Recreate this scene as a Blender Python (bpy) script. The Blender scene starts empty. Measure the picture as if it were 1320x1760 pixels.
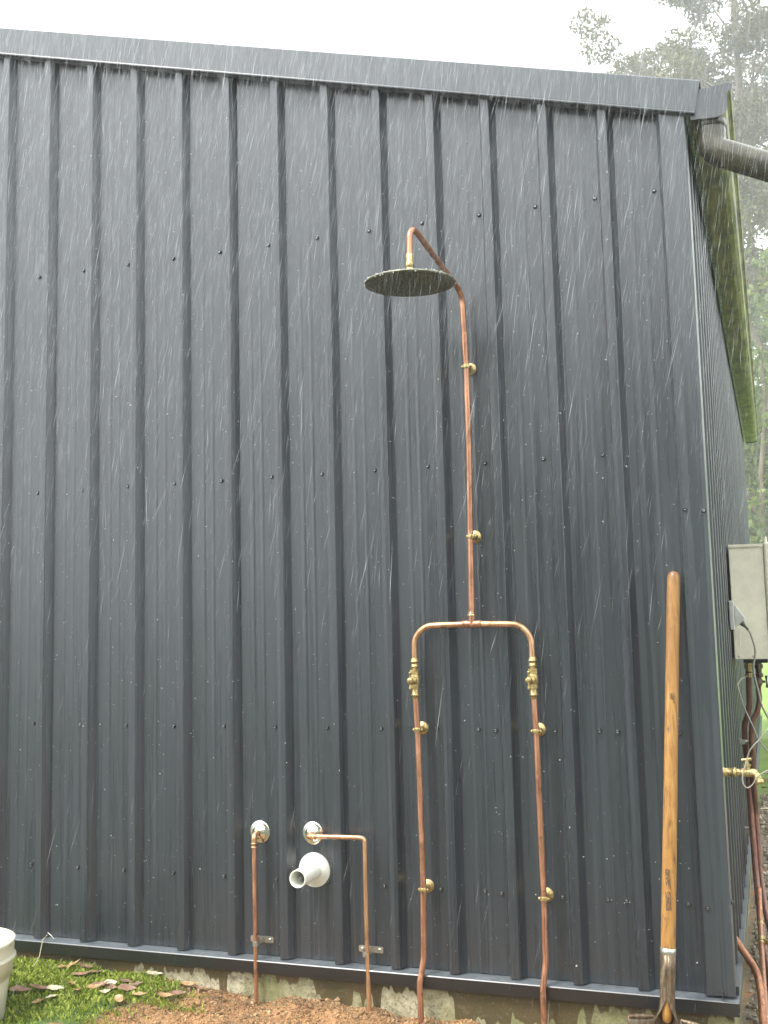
import bpy, math, random
import numpy as np
from mathutils import Vector, Matrix

S = bpy.context.scene
COL = S.collection
R = math.radians

# ------------------------------------------------------------------ camera
cam = bpy.data.cameras.new('camera')
cam_o = bpy.data.objects.new('camera', cam); COL.objects.link(cam_o)
cam.sensor_fit = 'VERTICAL'; cam.sensor_height = 36.0; cam.lens = 38.458
cam.shift_x = -0.01164; cam.shift_y = -0.0346
cam.clip_start = 0.05; cam.clip_end = 2000
_yaw, _pit, _rol = 0.32613, 0.11605, -0.02514
_f = Vector((-math.sin(_yaw)*math.cos(_pit), math.cos(_yaw)*math.cos(_pit), math.sin(_pit)))
_r = Vector((math.cos(_yaw), math.sin(_yaw), 0)); _u = _r.cross(_f)
_r2 = _r*math.cos(_rol) + _u*math.sin(_rol); _u2 = -_r*math.sin(_rol) + _u*math.cos(_rol)
_m = Matrix((_r2, _u2, -_f)).transposed().to_4x4(); _m.translation = (2.6859, -3.3944, 1.3974)
cam_o.matrix_world = _m
S.camera = cam_o

# ------------------------------------------------------------------ overcast rainy sky, soft sun, exposure
SUN_EL, SUN_AZ = R(58), R(-128)          # direction to the sun: elevation, compass angle from +X
w = bpy.data.worlds.new('World'); S.world = w; w.use_nodes = True
nt = w.node_tree; nt.nodes.clear()
sky = nt.nodes.new('ShaderNodeTexSky'); sky.sky_type = 'NISHITA'; sky.sun_disc = False
sky.sun_elevation = SUN_EL; sky.sun_rotation = R(90) - SUN_AZ
sky.air_density = 1.0; sky.dust_density = 6.0; sky.ozone_density = 1.0; sky.altitude = 200
hsv = nt.nodes.new('ShaderNodeHueSaturation'); hsv.inputs['Saturation'].default_value = 0.22
mixc = nt.nodes.new('ShaderNodeMix'); mixc.data_type = 'RGBA'; mixc.inputs[0].default_value = 0.78
mixc.inputs[7].default_value = (9.3, 9.85, 10.15, 1)       # the even grey-white of the cloud layer
bg = nt.nodes.new('ShaderNodeBackground'); bg.inputs['Strength'].default_value = 0.12
wo = nt.nodes.new('ShaderNodeOutputWorld')
nt.links.new(sky.outputs[0], hsv.inputs['Color']); nt.links.new(hsv.outputs[0], mixc.inputs[6])
nt.links.new(mixc.outputs[2], bg.inputs[0]); nt.links.new(bg.outputs[0], wo.inputs[0])
sun = bpy.data.lights.new('sun', 'SUN'); sun.energy = 1.5; sun.angle = R(14); sun.color = (1.0, 0.97, 0.92)
sun_o = bpy.data.objects.new('sun', sun); COL.objects.link(sun_o)
_d = Vector((math.cos(SUN_EL)*math.cos(SUN_AZ), math.cos(SUN_EL)*math.sin(SUN_AZ), math.sin(SUN_EL)))
sun_o.rotation_euler = _d.to_track_quat('Z', 'Y').to_euler(); sun_o.location = _d*60
S.view_settings.view_transform = 'Standard'; S.view_settings.look = 'None'
S.view_settings.gamma = 1; S.view_settings.use_curve_mapping = False
S.view_settings.exposure = 1.75
S.cycles.use_denoising = True
S.cycles.max_bounces = 10; S.cycles.diffuse_bounces = 3; S.cycles.glossy_bounces = 4
S.cycles.transmission_bounces = 6; S.cycles.transparent_max_bounces = 14; S.cycles.volume_bounces = 1

# ------------------------------------------------------------------ helpers
rng = random.Random(7)
nrng = np.random.default_rng(11)

def tag(o, label=None, cat=None, group=None, kind=None):
    if label: o['label'] = label
    if cat: o['category'] = cat
    if group: o['group'] = group
    if kind: o['kind'] = kind
    return o

def link(o, parent=None):
    COL.objects.link(o)
    if parent is not None:
        o.parent = parent
        pw = parent.matrix_basis.copy() if parent.parent is None else parent.parent.matrix_basis @ parent.matrix_parent_inverse @ parent.matrix_basis
        o.matrix_parent_inverse = pw.inverted()
    return o

def empty(name, loc, label, cat, group=None):
    o = bpy.data.objects.new(name, None); o.empty_display_size = 0.1
    COL.objects.link(o); o.location = loc
    o.matrix_basis = Matrix.Translation(loc)
    return tag(o, label, cat, group)

class MB:
    def __init__(s): s.v = []; s.f = []; s.sm = []
    def add(s, vs, fs, smooth=False):
        b = len(s.v); s.v += [tuple(p) for p in vs]
        s.f += [tuple(i+b for i in f) for f in fs]; s.sm += [smooth]*len(fs)
    def box(s, a, b):
        x0, y0, z0 = a; x1, y1, z1 = b
        s.add([(x0,y0,z0),(x1,y0,z0),(x1,y1,z0),(x0,y1,z0),(x0,y0,z1),(x1,y0,z1),(x1,y1,z1),(x0,y1,z1)],
              [(0,3,2,1),(4,5,6,7),(0,1,5,4),(1,2,6,5),(2,3,7,6),(3,0,4,7)])
    def tube(s, path, r, n=12, caps=True, smooth=True):
        path = [Vector(p) for p in path]; rs = r if isinstance(r, (list, tuple)) else [r]*len(path)
        t0 = (path[1]-path[0]).normalized()
        up = Vector((0,0,1)) if abs(t0.z) < .9 else Vector((1,0,0))
        nx = t0.cross(up).normalized()
        vs = []; k = len(path)
        for i, p in enumerate(path):
            t = (path[min(i+1,k-1)]-path[max(i-1,0)]).normalized()
            nx = (nx - t*nx.dot(t)).normalized(); ny = t.cross(nx)
            for j in range(n):
                a = 2*math.pi*j/n
                vs.append(p + (nx*math.cos(a)+ny*math.sin(a))*rs[i])
        fs = [(i*n+j, i*n+(j+1)%n, (i+1)*n+(j+1)%n, (i+1)*n+j) for i in range(k-1) for j in range(n)]
        s.add(vs, fs, smooth)
        if caps:
            s.add(vs[:n], [tuple(range(n))[::-1]]); s.add(vs[-n:], [tuple(range(n))])
    def lathe(s, o, d, prof, n=20, smooth=True):
        """prof: list of (distance along d, radius)"""
        o = Vector(o); d = Vector(d).normalized()
        up = Vector((0,0,1)) if abs(d.z) < .9 else Vector((1,0,0))
        nx = d.cross(up).normalized(); ny = d.cross(nx)
        vs = []
        for (h, r) in prof:
            for j in range(n):
                a = 2*math.pi*j/n
                vs.append(o + d*h + (nx*math.cos(a)+ny*math.sin(a))*max(r, 1e-5))
        k = len(prof)
        fs = [(i*n+j, (i+1)*n+j, (i+1)*n+(j+1)%n, i*n+(j+1)%n) for i in range(k-1) for j in range(n)]
        s.add(vs, fs, smooth)
    def prism(s, poly, off):
        """poly: 3D points of a planar polygon, off: extrusion vector"""
        n = len(poly); off = Vector(off); a = [Vector(p) for p in poly]; b = [p+off for p in a]
        s.add(a+b, [tuple(range(n))[::-1], tuple(range(n, 2*n))] + [(i, (i+1)%n, n+(i+1)%n, n+i) for i in range(n)])
    def build(s, name, mat, parent=None, loc=None):
        me = bpy.data.meshes.new(name)
        vs = s.v if loc is None else [tuple(Vector(p)-Vector(loc)) for p in s.v]
        me.from_pydata(vs, [], s.f); me.polygons.foreach_set('use_smooth', s.sm)
        me.materials.append(mat); me.validate(); me.update()
        o = bpy.data.objects.new(name, me)
        link(o, parent)
        if loc is not None: o.location = loc
        return o

def fillet(pts, rad, n=8):
    pts = [Vector(p) for p in pts]; out = [pts[0]]
    for i in range(1, len(pts)-1):
        a, b, c = pts[i-1], pts[i], pts[i+1]
        r = rad[i-1] if isinstance(rad, (list, tuple)) else rad
        u = (a-b); v = (c-b); lu, lv = u.length, v.length; u.normalize(); v.normalize()
        ang = math.acos(max(-1, min(1, u.dot(v))))
        t = min(r/math.tan(ang/2) if ang > 1e-3 else r, lu*.49, lv*.49); r = t*math.tan(ang/2)
        c0 = b + (u+v).normalized()*(r/math.sin(ang/2))
        p0 = b+u*t-c0; p1 = b+v*t-c0
        tot = math.pi-ang
        if tot < 0.02: out.append(b); continue
        ax = p0.cross(p1).normalized()
        for k in range(n+1): out.append(c0 + Matrix.Rotation(tot*k/n, 3, ax) @ p0)
    out.append(pts[-1]); return out

def mesh_np(name, v, f, mat, parent=None, smooth=False):
    v = np.asarray(v, np.float32).reshape(-1, 3); f = np.asarray(f, np.int32); k = f.shape[1]
    me = bpy.data.meshes.new(name)
    me.vertices.add(len(v)); me.vertices.foreach_set('co', v.ravel())
    me.loops.add(f.size); me.loops.foreach_set('vertex_index', f.ravel())
    me.polygons.add(len(f)); me.polygons.foreach_set('loop_start', np.arange(0, f.size, k, dtype=np.int32))
    me.polygons.foreach_set('use_smooth', np.full(len(f), smooth))
    me.materials.append(mat); me.update(calc_edges=True); me.validate()
    o = bpy.data.objects.new(name, me); link(o, parent); return o

# ------------------------------------------------------------------ materials
class Mat:
    def __init__(s, name):
        s.m = bpy.data.materials.new(name); s.m.use_nodes = True; s.t = s.m.node_tree
        s.p = s.t.nodes['Principled BSDF']; s.out = s.t.nodes['Material Output']
        s.geo = s.n('ShaderNodeNewGeometry')
    def n(s, k, **kw):
        x = s.t.nodes.new(k)
        for a, b in kw.items(): setattr(x, a, b)
        return x
    def set(s, **kw):
        for a, b in kw.items(): s.p.inputs[a.replace('_', ' ')].default_value = b
        return s
    def l(s, a, b): s.t.links.new(a, b)
    def pos(s, scale=(1,1,1), loc=(0,0,0)):
        mp = s.n('ShaderNodeMapping'); mp.inputs['Scale'].default_value = scale; mp.inputs['Location'].default_value = loc
        s.l(s.geo.outputs['Position'], mp.inputs[0]); return mp.outputs[0]
    def noise(s, scale, vec=None, detail=4, rough=.55, dist=0):
        x = s.n('ShaderNodeTexNoise'); x.inputs['Scale'].default_value = scale; x.inputs['Detail'].default_value = detail
        x.inputs['Roughness'].default_value = rough; x.inputs['Distortion'].default_value = dist
        s.l(vec if vec is not None else s.geo.outputs['Position'], x.inputs['Vector']); return x.outputs[0]
    def ramp(s, fac, stops):
        x = s.n('ShaderNodeValToRGB'); e = x.color_ramp.elements
        while len(e) < len(stops): e.new(.5)
        for el, (p, c) in zip(e, stops):
            el.position = p; el.color = (c, c, c, 1) if isinstance(c, (int, float)) else (*c, 1)
        s.l(fac, x.inputs[0]); return x.outputs[0]
    def math(s, op, a, b=None, c=None, clamp=False):
        x = s.n('ShaderNodeMath', operation=op, use_clamp=clamp)
        for i, q in enumerate((a, b, c)):
            if q is None: continue
            if isinstance(q, (int, float)): x.inputs[i].default_value = q
            else: s.l(q, x.inputs[i])
        return x.outputs[0]
    def mix(s, fac, a, b, mode='MIX'):
        x = s.n('ShaderNodeMix'); x.data_type = 'RGBA'; x.blend_type = mode
        for sock, q in ((x.inputs[0], fac), (x.inputs[6], a), (x.inputs[7], b)):
            if isinstance(q, (int, float)): sock.default_value = q
            elif isinstance(q, tuple): sock.default_value = (*q, 1) if len(q) == 3 else q
            else: s.l(q, sock)
        return x.outputs[2]
    def xyz(s):
        x = s.n('ShaderNodeSeparateXYZ'); s.l(s.geo.outputs['Position'], x.inputs[0]); return x.outputs
    def col(s, c): s.l(c, s.p.inputs['Base Color']); return s
    def rough(s, c): s.l(c, s.p.inputs['Roughness']); return s
    def bump(s, h, strength=.3, dist=.01):
        b = s.n('ShaderNodeBump'); b.inputs['Strength'].default_value = strength; b.inputs['Distance'].default_value = dist
        s.l(h, b.inputs['Height']); s.l(b.outputs[0], s.p.inputs['Normal']); return s

def painted_steel(name, c0, c1, r0=.30, r1=.46):
    M = Mat(name); M.set(Metallic=0.0)
    M.p.inputs['Specular IOR Level'].default_value = .5
    M.set(Coat_Weight=1.0, Coat_Roughness=.27)                      # film of rain water
    streak = M.noise(1, M.pos((38, 38, 1.1)), 5, .6)               # wet run marks down the sheet
    big = M.noise(1.7, detail=3)
    f = M.math('ADD', M.math('MULTIPLY', streak, .6), M.math('MULTIPLY', big, .4))
    M.col(M.ramp(f, [(.34, c0), (.62, c1)]))
    M.rough(M.ramp(streak, [(.3, r0), (.7, r1)]))
    runs = M.ramp(M.noise(1, M.pos((85, 85, .55)), 3, .6), [(.52, 0.), (.70, 1.)])                  # dried mineral runs
    splash = M.math('MULTIPLY', M.ramp(M.noise(150, detail=3), [(.60, 0.), (.68, 1.)]), M.math('MULTIPLY', M.math('SUBTRACT', .42, M.xyz()[2]), 4, clamp=True))
    base = M.mix(M.math('MULTIPLY', runs, .28), M.ramp(f, [(.34, c0), (.62, c1)]), tuple(q*2.1 for q in c1))
    M.col(M.mix(M.math('MULTIPLY', splash, .6), base, (.10, .065, .035)))                           # mud flecks low down
    M.l(M.ramp(M.math('ADD', streak, M.math('MULTIPLY', runs, .25)), [(.32, .20), (.75, .42)]), M.p.inputs['Coat Roughness'])
    fine = M.noise(420, detail=2); oil = M.noise(1, M.pos((5, 5, 1.3)), 2)
    h = M.math('ADD', M.math('MULTIPLY', oil, 1.0), M.math('ADD', M.math('MULTIPLY', streak, .035), M.math('MULTIPLY', fine, .012)))
    M.bump(h, .35, .012)
    return M.m
m_steel = painted_steel('charcoal_painted_steel', (.0115, .0150, .0205), (.0175, .0225, .0290))
m_trim = painted_steel('charcoal_trim_steel', (.018, .023, .029), (.027, .033, .040), .34, .5)
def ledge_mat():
    M = Mat('flashing_with_painted_sky_tint'); M.set(Roughness=.45, Coat_Weight=.6, Coat_Roughness=.3)
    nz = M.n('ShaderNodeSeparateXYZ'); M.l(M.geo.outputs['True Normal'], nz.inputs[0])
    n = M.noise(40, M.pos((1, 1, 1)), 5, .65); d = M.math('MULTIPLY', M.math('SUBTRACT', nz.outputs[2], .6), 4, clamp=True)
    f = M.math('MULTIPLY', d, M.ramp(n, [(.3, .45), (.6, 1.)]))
    M.col(M.mix(f, (.012, .0145, .016), (.105, .118, .130))); return M.m  # up-facing faces painted paler, standing in for sky-lit water on the ledge
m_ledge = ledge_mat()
m_gutter = None
def gutter_mat():
    M = Mat('weathered_gutter_paint'); M.set(Roughness=.5)
    n1 = M.noise(5, M.pos((3, 1, 3)), 5, .65); n2 = M.noise(40, detail=4)
    algae = M.ramp(n1, [(.38, (.075, .072, .048)), (.60, (.25, .235, .10))])
    spots = M.ramp(n2, [(.66, 0.0), (.72, 1.0)])
    M.col(M.mix(M.math('MULTIPLY', spots, .8), algae, (.05, .055, .03)))
    M.bump(n2, .2, .003); return M.m
m_gutter = gutter_mat()
def pvc_old():
    M = Mat('weathered_downpipe_paint'); M.set(Roughness=.24)
    n1 = M.noise(9, detail=5, rough=.7); n2 = M.noise(60, detail=3)
    c = M.ramp(n1, [(.35, (.036, .034, .024)), (.65, (.088, .080, .055))])
    M.col(M.mix(M.ramp(n2, [(.6, 0.), (.7, .6)]), c, (.06, .06, .045))); M.bump(n2, .15, .002); return M.m
m_downpipe = pvc_old()

def copper(name='copper', a=(.53, .262, .155), b=(.27, .120, .070), met=.7):
    M = Mat(name); M.set(Metallic=met)
    n1 = M.noise(1, M.pos((90, 90, 7)), 5, .65, .6); n2 = M.noise(25, detail=4)
    c = M.ramp(n1, [(.36, b), (.60, a)])
    c = M.mix(M.ramp(n2, [(.56, 0.), (.74, .55)]), c, tuple(min(1, q*1.3+.03) for q in a))
    c = M.mix(M.ramp(M.noise(1, M.pos((14, 14, 9), (3, 1, 2)), 5, .7, .8), [(.54, 0.), (.68, .75)]), c, tuple(q*.32 for q in a))     # brown tarnish blotches
    M.col(c); M.rough(M.ramp(n2, [(.3, .26), (.7, .48)])); M.bump(n1, .08, .001); return M.m
m_copper = copper()
m_copper_dark = copper('tarnished_copper', (.16, .062, .035), (.075, .030, .018), .4)
m_copper_mid = copper('dulled_copper', (.40, .185, .10), (.20, .085, .048), .6)
def brass():
    M = Mat('brass'); M.set(Metallic=.75)
    n = M.noise(130, detail=4); M.col(M.ramp(n, [(.35, (.25, .18, .065)), (.62, (.55, .42, .19))]))
    M.rough(M.ramp(n, [(.3, .25), (.7, .45)])); return M.m
m_brass = brass()
def oldbrass():
    M = Mat('aged_brass_plate'); M.set(Metallic=.55, Roughness=.45)
    n = M.noise(60, detail=4); M.col(M.ramp(n, [(.35, (.16, .155, .115)), (.65, (.29, .28, .21))])); M.bump(M.noise(300), .2, .001); return M.m
m_head = oldbrass()
def plain(name, c, rough=.4, met=0.0, var=.12, scale=30, bump=0.0):
    M = Mat(name); M.set(Metallic=met, Roughness=rough)
    n = M.noise(scale, detail=4); lo = tuple(x*(1-var) for x in c); hi = tuple(min(1, x*(1+var)) for x in c)
    M.col(M.ramp(n, [(.35, lo), (.65, hi)]))
    if bump: M.bump(n, bump, .002)
    return M.m
m_chrome = plain('chromed_brass', (.72, .71, .62), .16, .95, .1)
m_zinc = plain('zinc_plate', (.48, .46, .40), .35, .85, .2, 120)
m_pvc = plain('white_plastic', (.70, .70, .62), .38, 0, .06)
m_bucket = plain('cream_plastic', (.62, .585, .455), .42, 0, .08, 9)
m_black = plain('black_plastic', (.015, .016, .016), .45)
m_box = plain('beige_powder_coat', (.74, .70, .555), .42, 0, .06, 40, .08)
m_greyplastic = plain('grey_plastic', (.42, .42, .39), .4)
m_cable_l = plain('pale_cable', (.26, .25, .20), .45)
m_cable_d = plain('dark_cable', (.06, .06, .05), .45)
m_washer = plain('rubber_washer', (.011, .012, .013), .5)
m_screw = plain('wet_screw_steel', (.20, .21, .22), .14, .9)

def concrete():
    M = Mat('wet_concrete'); M.set(Roughness=.75)
    x = M.xyz()
    n1 = M.noise(34, detail=8, rough=.75); pits = M.noise(110, detail=4); big = M.noise(3, detail=3)
    c = M.ramp(n1, [(.36, (.16, .135, .080)), (.50, (.37, .325, .215)), (.66, (.54, .49, .36))])
    green = M.ramp(M.math('ADD', M.math('MULTIPLY', x[0], .33), M.math('MULTIPLY', big, .9)), [(.80, 0.), (1.15, .75)])
    c = M.mix(green, c, (.13, .135, .035))
    drip = M.math('ADD', M.math('MULTIPLY', M.noise(1, M.pos((6.5, 2, 1.5)), 2, .5, .3), .68), M.math('MULTIPLY', M.noise(1, M.pos((34, 2, 3)), 1, .5, .3), .32))
    edge = M.math('SUBTRACT', .222, M.math('MULTIPLY', M.ramp(drip, [(.43, 0.03), (.50, .30), (.60, 1.0)]), .125))
    wet = M.math('MULTIPLY', M.math('SUBTRACT', M.math('ADD', x[2], M.math('MULTIPLY', pits, .012)), edge), 160, clamp=True)
    c = M.mix(wet, c, M.ramp(big, [(.4, (.060, .045, .012)), (.6, (.10, .062, .020))]))
    c = M.mix(M.ramp(pits, [(.56, 0.), (.66, .75)]), c, (.11, .09, .055))
    M.col(c); M.bump(M.math('ADD', n1, M.math('MULTIPLY', pits, .5)), .5, .006); return M.m
m_concrete = concrete()

def ground_mat():
    M = Mat('ground_soil_and_turf'); M.set(Roughness=.9)
    x = M.xyz()
    wob = M.noise(9, detail=5)
    n = M.noise(45, detail=6, rough=.7); nb = M.noise(6, detail=4)
    soil = M.ramp(n, [(.3, (.12, .050, .016)), (.5, (.26, .125, .048)), (.72, (.38, .215, .095))])
    soil = M.mix(M.ramp(nb, [(.45, 0.), (.65, .5)]), soil, (.33, .195, .085))
    turf = M.ramp(n, [(.32, (.030, .045, .012)), (.6, (.075, .125, .025)), (.75, (.13, .18, .045))])
    lawn = M.ramp(M.noise(3.5, detail=5), [(.3, (.10, .17, .028)), (.7, (.18, .26, .05))])
    grav = M.ramp(M.noise(70, detail=5, rough=.7), [(.3, (.085, .065, .045)), (.55, (.22, .175, .125)), (.75, (.36, .30, .22))])
    xs = M.math('ADD', x[0], M.math('MULTIPLY', M.math('SUBTRACT', wob, .5), .5))
    m_soil = M.math('MULTIPLY', M.math('SUBTRACT', xs, M.math('ADD', .78, M.math('MULTIPLY', x[1], .6))), 14, clamp=True)
    m_grav = M.math('MULTIPLY', M.math('SUBTRACT', xs, 2.45), 12, clamp=True)
    ys = M.math('ADD', x[1], M.math('MULTIPLY', M.math('SUBTRACT', wob, .5), 1.6))
    m_back = M.math('MULTIPLY', M.math('SUBTRACT', ys, 4.2), 1.5, clamp=True)
    m_front = M.math('MULTIPLY', M.math('SUBTRACT', -.75, M.math('ADD', x[1], M.math('MULTIPLY', M.math('SUBTRACT', wob, .5), .3))), 6., clamp=True)
    m_far = M.math('MULTIPLY', M.math('SUBTRACT', M.math('ABSOLUTE', M.math('SUBTRACT', xs, 1.5)), 3.0), 1.5, clamp=True)
    c = M.mix(m_soil, turf, soil); c = M.mix(m_grav, c, grav)
    c = M.mix(M.math('MAXIMUM', m_front, m_far), c, M.ramp(nb, [(.35, (.038, .050, .024)), (.65, (.075, .085, .045))]))
    c = M.mix(m_back, c, lawn)
    M.col(c); M.bump(n, .6, .012); return M.m
m_ground = ground_mat()

def foliage(name, a, b, c, trans=.35, damp=0.0):
    M = Mat(name); M.set(Roughness=.5)
    M.p.inputs['Specular IOR Level'].default_value = .35
    col = M.ramp(M.geo.outputs['Random Per Island'], [(0, a), (.5, b), (1, c)])
    if damp: col = M.mix(M.math('MULTIPLY', M.ramp(M.noise(11, detail=4), [(.42, 0.), (.60, 1.)]), damp), col, tuple(q*.42 for q in b))   # rain-soaked patches
    M.col(col)
    tr = M.n('ShaderNodeBsdfTranslucent'); M.l(col, tr.inputs[0])
    ms = M.n('ShaderNodeMixShader'); ms.inputs[0].default_value = trans
    M.l(M.p.outputs[0], ms.inputs[1]); M.l(tr.outputs[0], ms.inputs[2]); M.l(ms.outputs[0], M.out.inputs[0])
    return M.m
m_grass = foliage('grass_blades', (.075, .120, .013), (.28, .36, .044), (.46, .49, .12), .45)
m_lawn = foliage('lawn_blades', (.10, .20, .02), (.17, .29, .035), (.26, .36, .07), .4)
m_leaf = foliage('gum_leaves', (.060, .054, .022), (.10, .088, .036), (.15, .128, .056), .35)
m_leaf2 = foliage('understory_leaves', (.06, .09, .022), (.11, .15, .036), (.20, .23, .06), .4)
m_bark = plain('gum_bark', (.13, .095, .075), .8, 0, .35, 4, .4)
m_clod = foliage('soil_clods', (.080, .044, .020), (.26, .150, .068), (.44, .285, .145), .0, .75)
m_stone = foliage('gravel_stones', (.09, .07, .05), (.22, .18, .13), (.40, .34, .25), .0)
def dead_leaf(name, a, b):
    M = Mat(name); M.set(Roughness=.55); n = M.noise(70, detail=4)
    M.col(M.ramp(n, [(.35, a), (.65, b)])); return M.m
m_dead = [dead_leaf('dry_leaf_tan', (.22, .125, .055), (.38, .24, .115)), dead_leaf('dry_leaf_russet', (.15, .078, .05), (.27, .155, .10)),
          dead_leaf('dry_leaf_pale', (.36, .29, .19), (.50, .43, .31)), dead_leaf('dry_leaf_brown', (.10, .06, .04), (.22, .13, .085))]

def wood():
    M = Mat('varnished_shovel_handle'); M.set(Roughness=.38)
    x = M.xyz()
    g = M.noise(1, M.pos((120, 120, 5)), 5, .6, .8); d = M.noise(1, M.pos((60, 60, 22)), 4, .7); b = M.noise(7, detail=3)
    c = M.ramp(g, [(.3, (.19, .085, .020)), (.5, (.34, .170, .042)), (.72, (.45, .26, .080))])
    c = M.mix(M.ramp(b, [(.4, 0.), (.7, .45)]), c, (.27, .12, .03))
    c = M.mix(M.ramp(d, [(.57, 0.), (.70, .85)]), c, (.06, .027, .012))
    c = M.mix(M.ramp(M.noise(1, M.pos((9, 9, 3), (1, 4, 2)), 5, .7), [(.50, 0.), (.74, .45)]), c, (.15, .068, .022))                      # knocks and grime
    # two dark ink stamps on the lower shaft, worn past reading
    ink = M.noise(1, M.pos((300, 300, 160)), 3, .7)
    def band(z0, z1, x0, x1):
        zz = M.math('MULTIPLY', M.math('GREATER_THAN', x[2], z0), M.math('LESS_THAN', x[2], z1))
        xx = M.math('MULTIPLY', M.math('GREATER_THAN', x[0], x0), M.math('LESS_THAN', x[0], x1))
        return M.math('MULTIPLY', zz, xx)
    st = M.math('MAXIMUM', band(.588, .640, 2.356, 2.370), band(.530, .580, 2.354, 2.369))
    c = M.mix(M.math('MULTIPLY', st, M.ramp(ink, [(.42, 0.1), (.5, .95)])), c, (.06, .035, .02))
    tip = M.math('MULTIPLY', M.math('SUBTRACT', x[2], 1.445), 40, clamp=True)
    c = M.mix(M.math('MULTIPLY', tip, .7), c, (.16, .06, .03))                              # hand-darkened end
    M.col(c); M.bump(g, .15, .002); return M.m
m_wood = wood()
def rust():
    M = Mat('muddy_worn_steel'); M.set(Metallic=.35)
    n = M.noise(1, M.pos((60, 60, 24)), 5, .7, .5); n2 = M.noise(110, detail=4)
    c = M.ramp(n, [(.32, (.040, .025, .013)), (.5, (.11, .072, .040)), (.68, (.24, .20, .135))])
    M.col(M.mix(M.ramp(n2, [(.6, 0.), (.7, .6)]), c, (.16, .07, .03))); M.rough(M.ramp(n, [(.3, .5), (.7, .3)])); M.bump(n2, .3, .002); return M.m
m_rust = rust()
m_steelband = plain('bright_steel_band', (.40, .39, .34), .35, .8, .2, 60)

def water(name, dens):
    M = Mat(name)
    tr = M.n('ShaderNodeBsdfTransparent'); ms = M.n('ShaderNodeMixShader'); ms.inputs[0].default_value = dens
    M.set(Base_Color=(.85, .88, .88, 1), Roughness=.08)
    tl = M.n('ShaderNodeBsdfTranslucent'); tl.inputs[0].default_value = (.9, .92, .92, 1)
    m2 = M.n('ShaderNodeMixShader'); m2.inputs[0].default_value = .5
    M.l(M.p.outputs[0], m2.inputs[1]); M.l(tl.outputs[0], m2.inputs[2])
    M.l(tr.outputs[0], ms.inputs[1]); M.l(m2.outputs[0], ms.inputs[2]); M.l(ms.outputs[0], M.out.inputs[0]); return M.m
m_drop = water('rain_bead', .6)
m_rain = water('rain_streak', .36)

# ------------------------------------------------------------------ ground
def smooth(a, b, t): t = np.clip((t-a)/(b-a), 0, 1); return t*t*(3-2*t)
def gz(x, y):
    x = np.asarray(x, float); y = np.asarray(y, float)
    base = .185 - .045*smooth(.55, 1.0, x) - .012*smooth(1.5, 1.8, x) - .085*smooth(1.75, 2.3, x)
    front = base + .10*np.clip(y, -.9, 0)
    side = .055 + .02*smooth(0, 3, y) + .05*smooth(4, 14, y)
    s = smooth(2.45, 2.75, x)
    z = front*(1-s) + side*s
    bump = .010*np.sin(x*9.1+1.3*np.sin(y*7))*np.cos(y*8.3+x*2) + .006*np.sin(x*23+y*11)
    soil = smooth(.8, 1.05, x)*(1-smooth(2.2, 2.6, x))
    bump = bump + soil*(.010*np.sin(x*17+2)*np.sin(y*21) + .006*np.sin(x*41+y*33) + .018*np.exp(-((x-1.25)/.3)**2-((y+.09)/.06)**2))
    near = np.exp(-((x-1.3)/4)**2 - ((y+.2)/4)**2)
    far = 1-np.exp(-(np.maximum(0, np.hypot(x-1.5, y)-3)/6)**2)
    return (z+bump*near)*(1-far) + .08*far
def axis(lo, hi, step, out, growth=1.35):
    a = list(np.arange(lo, hi+1e-6, step)); s = step; p = hi
    while p < out: s = min(s*growth, 14); p += s; a.append(p)
    s = step; p = lo
    while p > -out: s = min(s*growth, 14); p -= s; a.insert(0, p)
    return np.array(a)
gx = axis(-.4, 3.1, .022, 170); gy = axis(-.8, 1.2, .022, 170)
GX, GY = np.meshgrid(gx, gy); GZ = gz(GX, GY)
nx_, ny_ = len(gx), len(gy)
ii = (np.arange(ny_-1)[:, None]*nx_ + np.arange(nx_-1)[None, :]).ravel()
tag(mesh_np('ground', np.stack([GX, GY, GZ], -1), np.stack([ii, ii+1, ii+1+nx_, ii+nx_], -1), m_ground, smooth=True), kind='structure')

# ------------------------------------------------------------------ shed
PITCH, DEPTH = .19, .029
SLOPE = .2684
def cap_z(x): return 2.976 + (2.57-x)*SLOPE if x > -1 else 2.976 + 3.57*SLOPE - (-1-x)*SLOPE   # top edge of the barge
shed = empty('shed', (2.5, 0, .1), 'large charcoal steel shed with ribbed cladding, sloping barge capping and mossy gutter', 'shed')

def profile(a, b, ph=0.0):
    """ribbed sheet profile between a and b along the wall: (s, outward offset); crest's right edge at ph + i*PITCH"""
    pts = []
    i0 = int(math.floor((a-ph)/PITCH))-1; i1 = int(math.ceil((b-ph)/PITCH))+1
    for i in range(i0, i1+1):
        e = ph+i*PITCH
        for (s, h) in ((-.0370, 0), (-.0358, .0015), (-.0280, .0272), (-.0265, DEPTH), (-.0140, DEPTH+.0005), (-.0012, DEPTH), (.0008, .0275),
                       (.0175, .0012), (.0195, 0), (.056, 0), (.064, .0006), (.068, .0006), (.074, 0), (.094, 0), (.100, .0006), (.104, .0006), (.110, 0)):
            pts.append((e+s, h))
    pts = [p for p in pts if a+1e-4 < p[0] < b-1e-4]
    def at(s):
        r = (s-ph) % PITCH
        if r < .0195: return DEPTH*max(0, 1-r/.0195)
        if r > PITCH-.0265: return DEPTH
        if r > PITCH-.0370: return DEPTH*(r-(PITCH-.0370))/.0105
        return 0
    return [(a, at(a))]+pts+[(b, at(b))]
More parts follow.
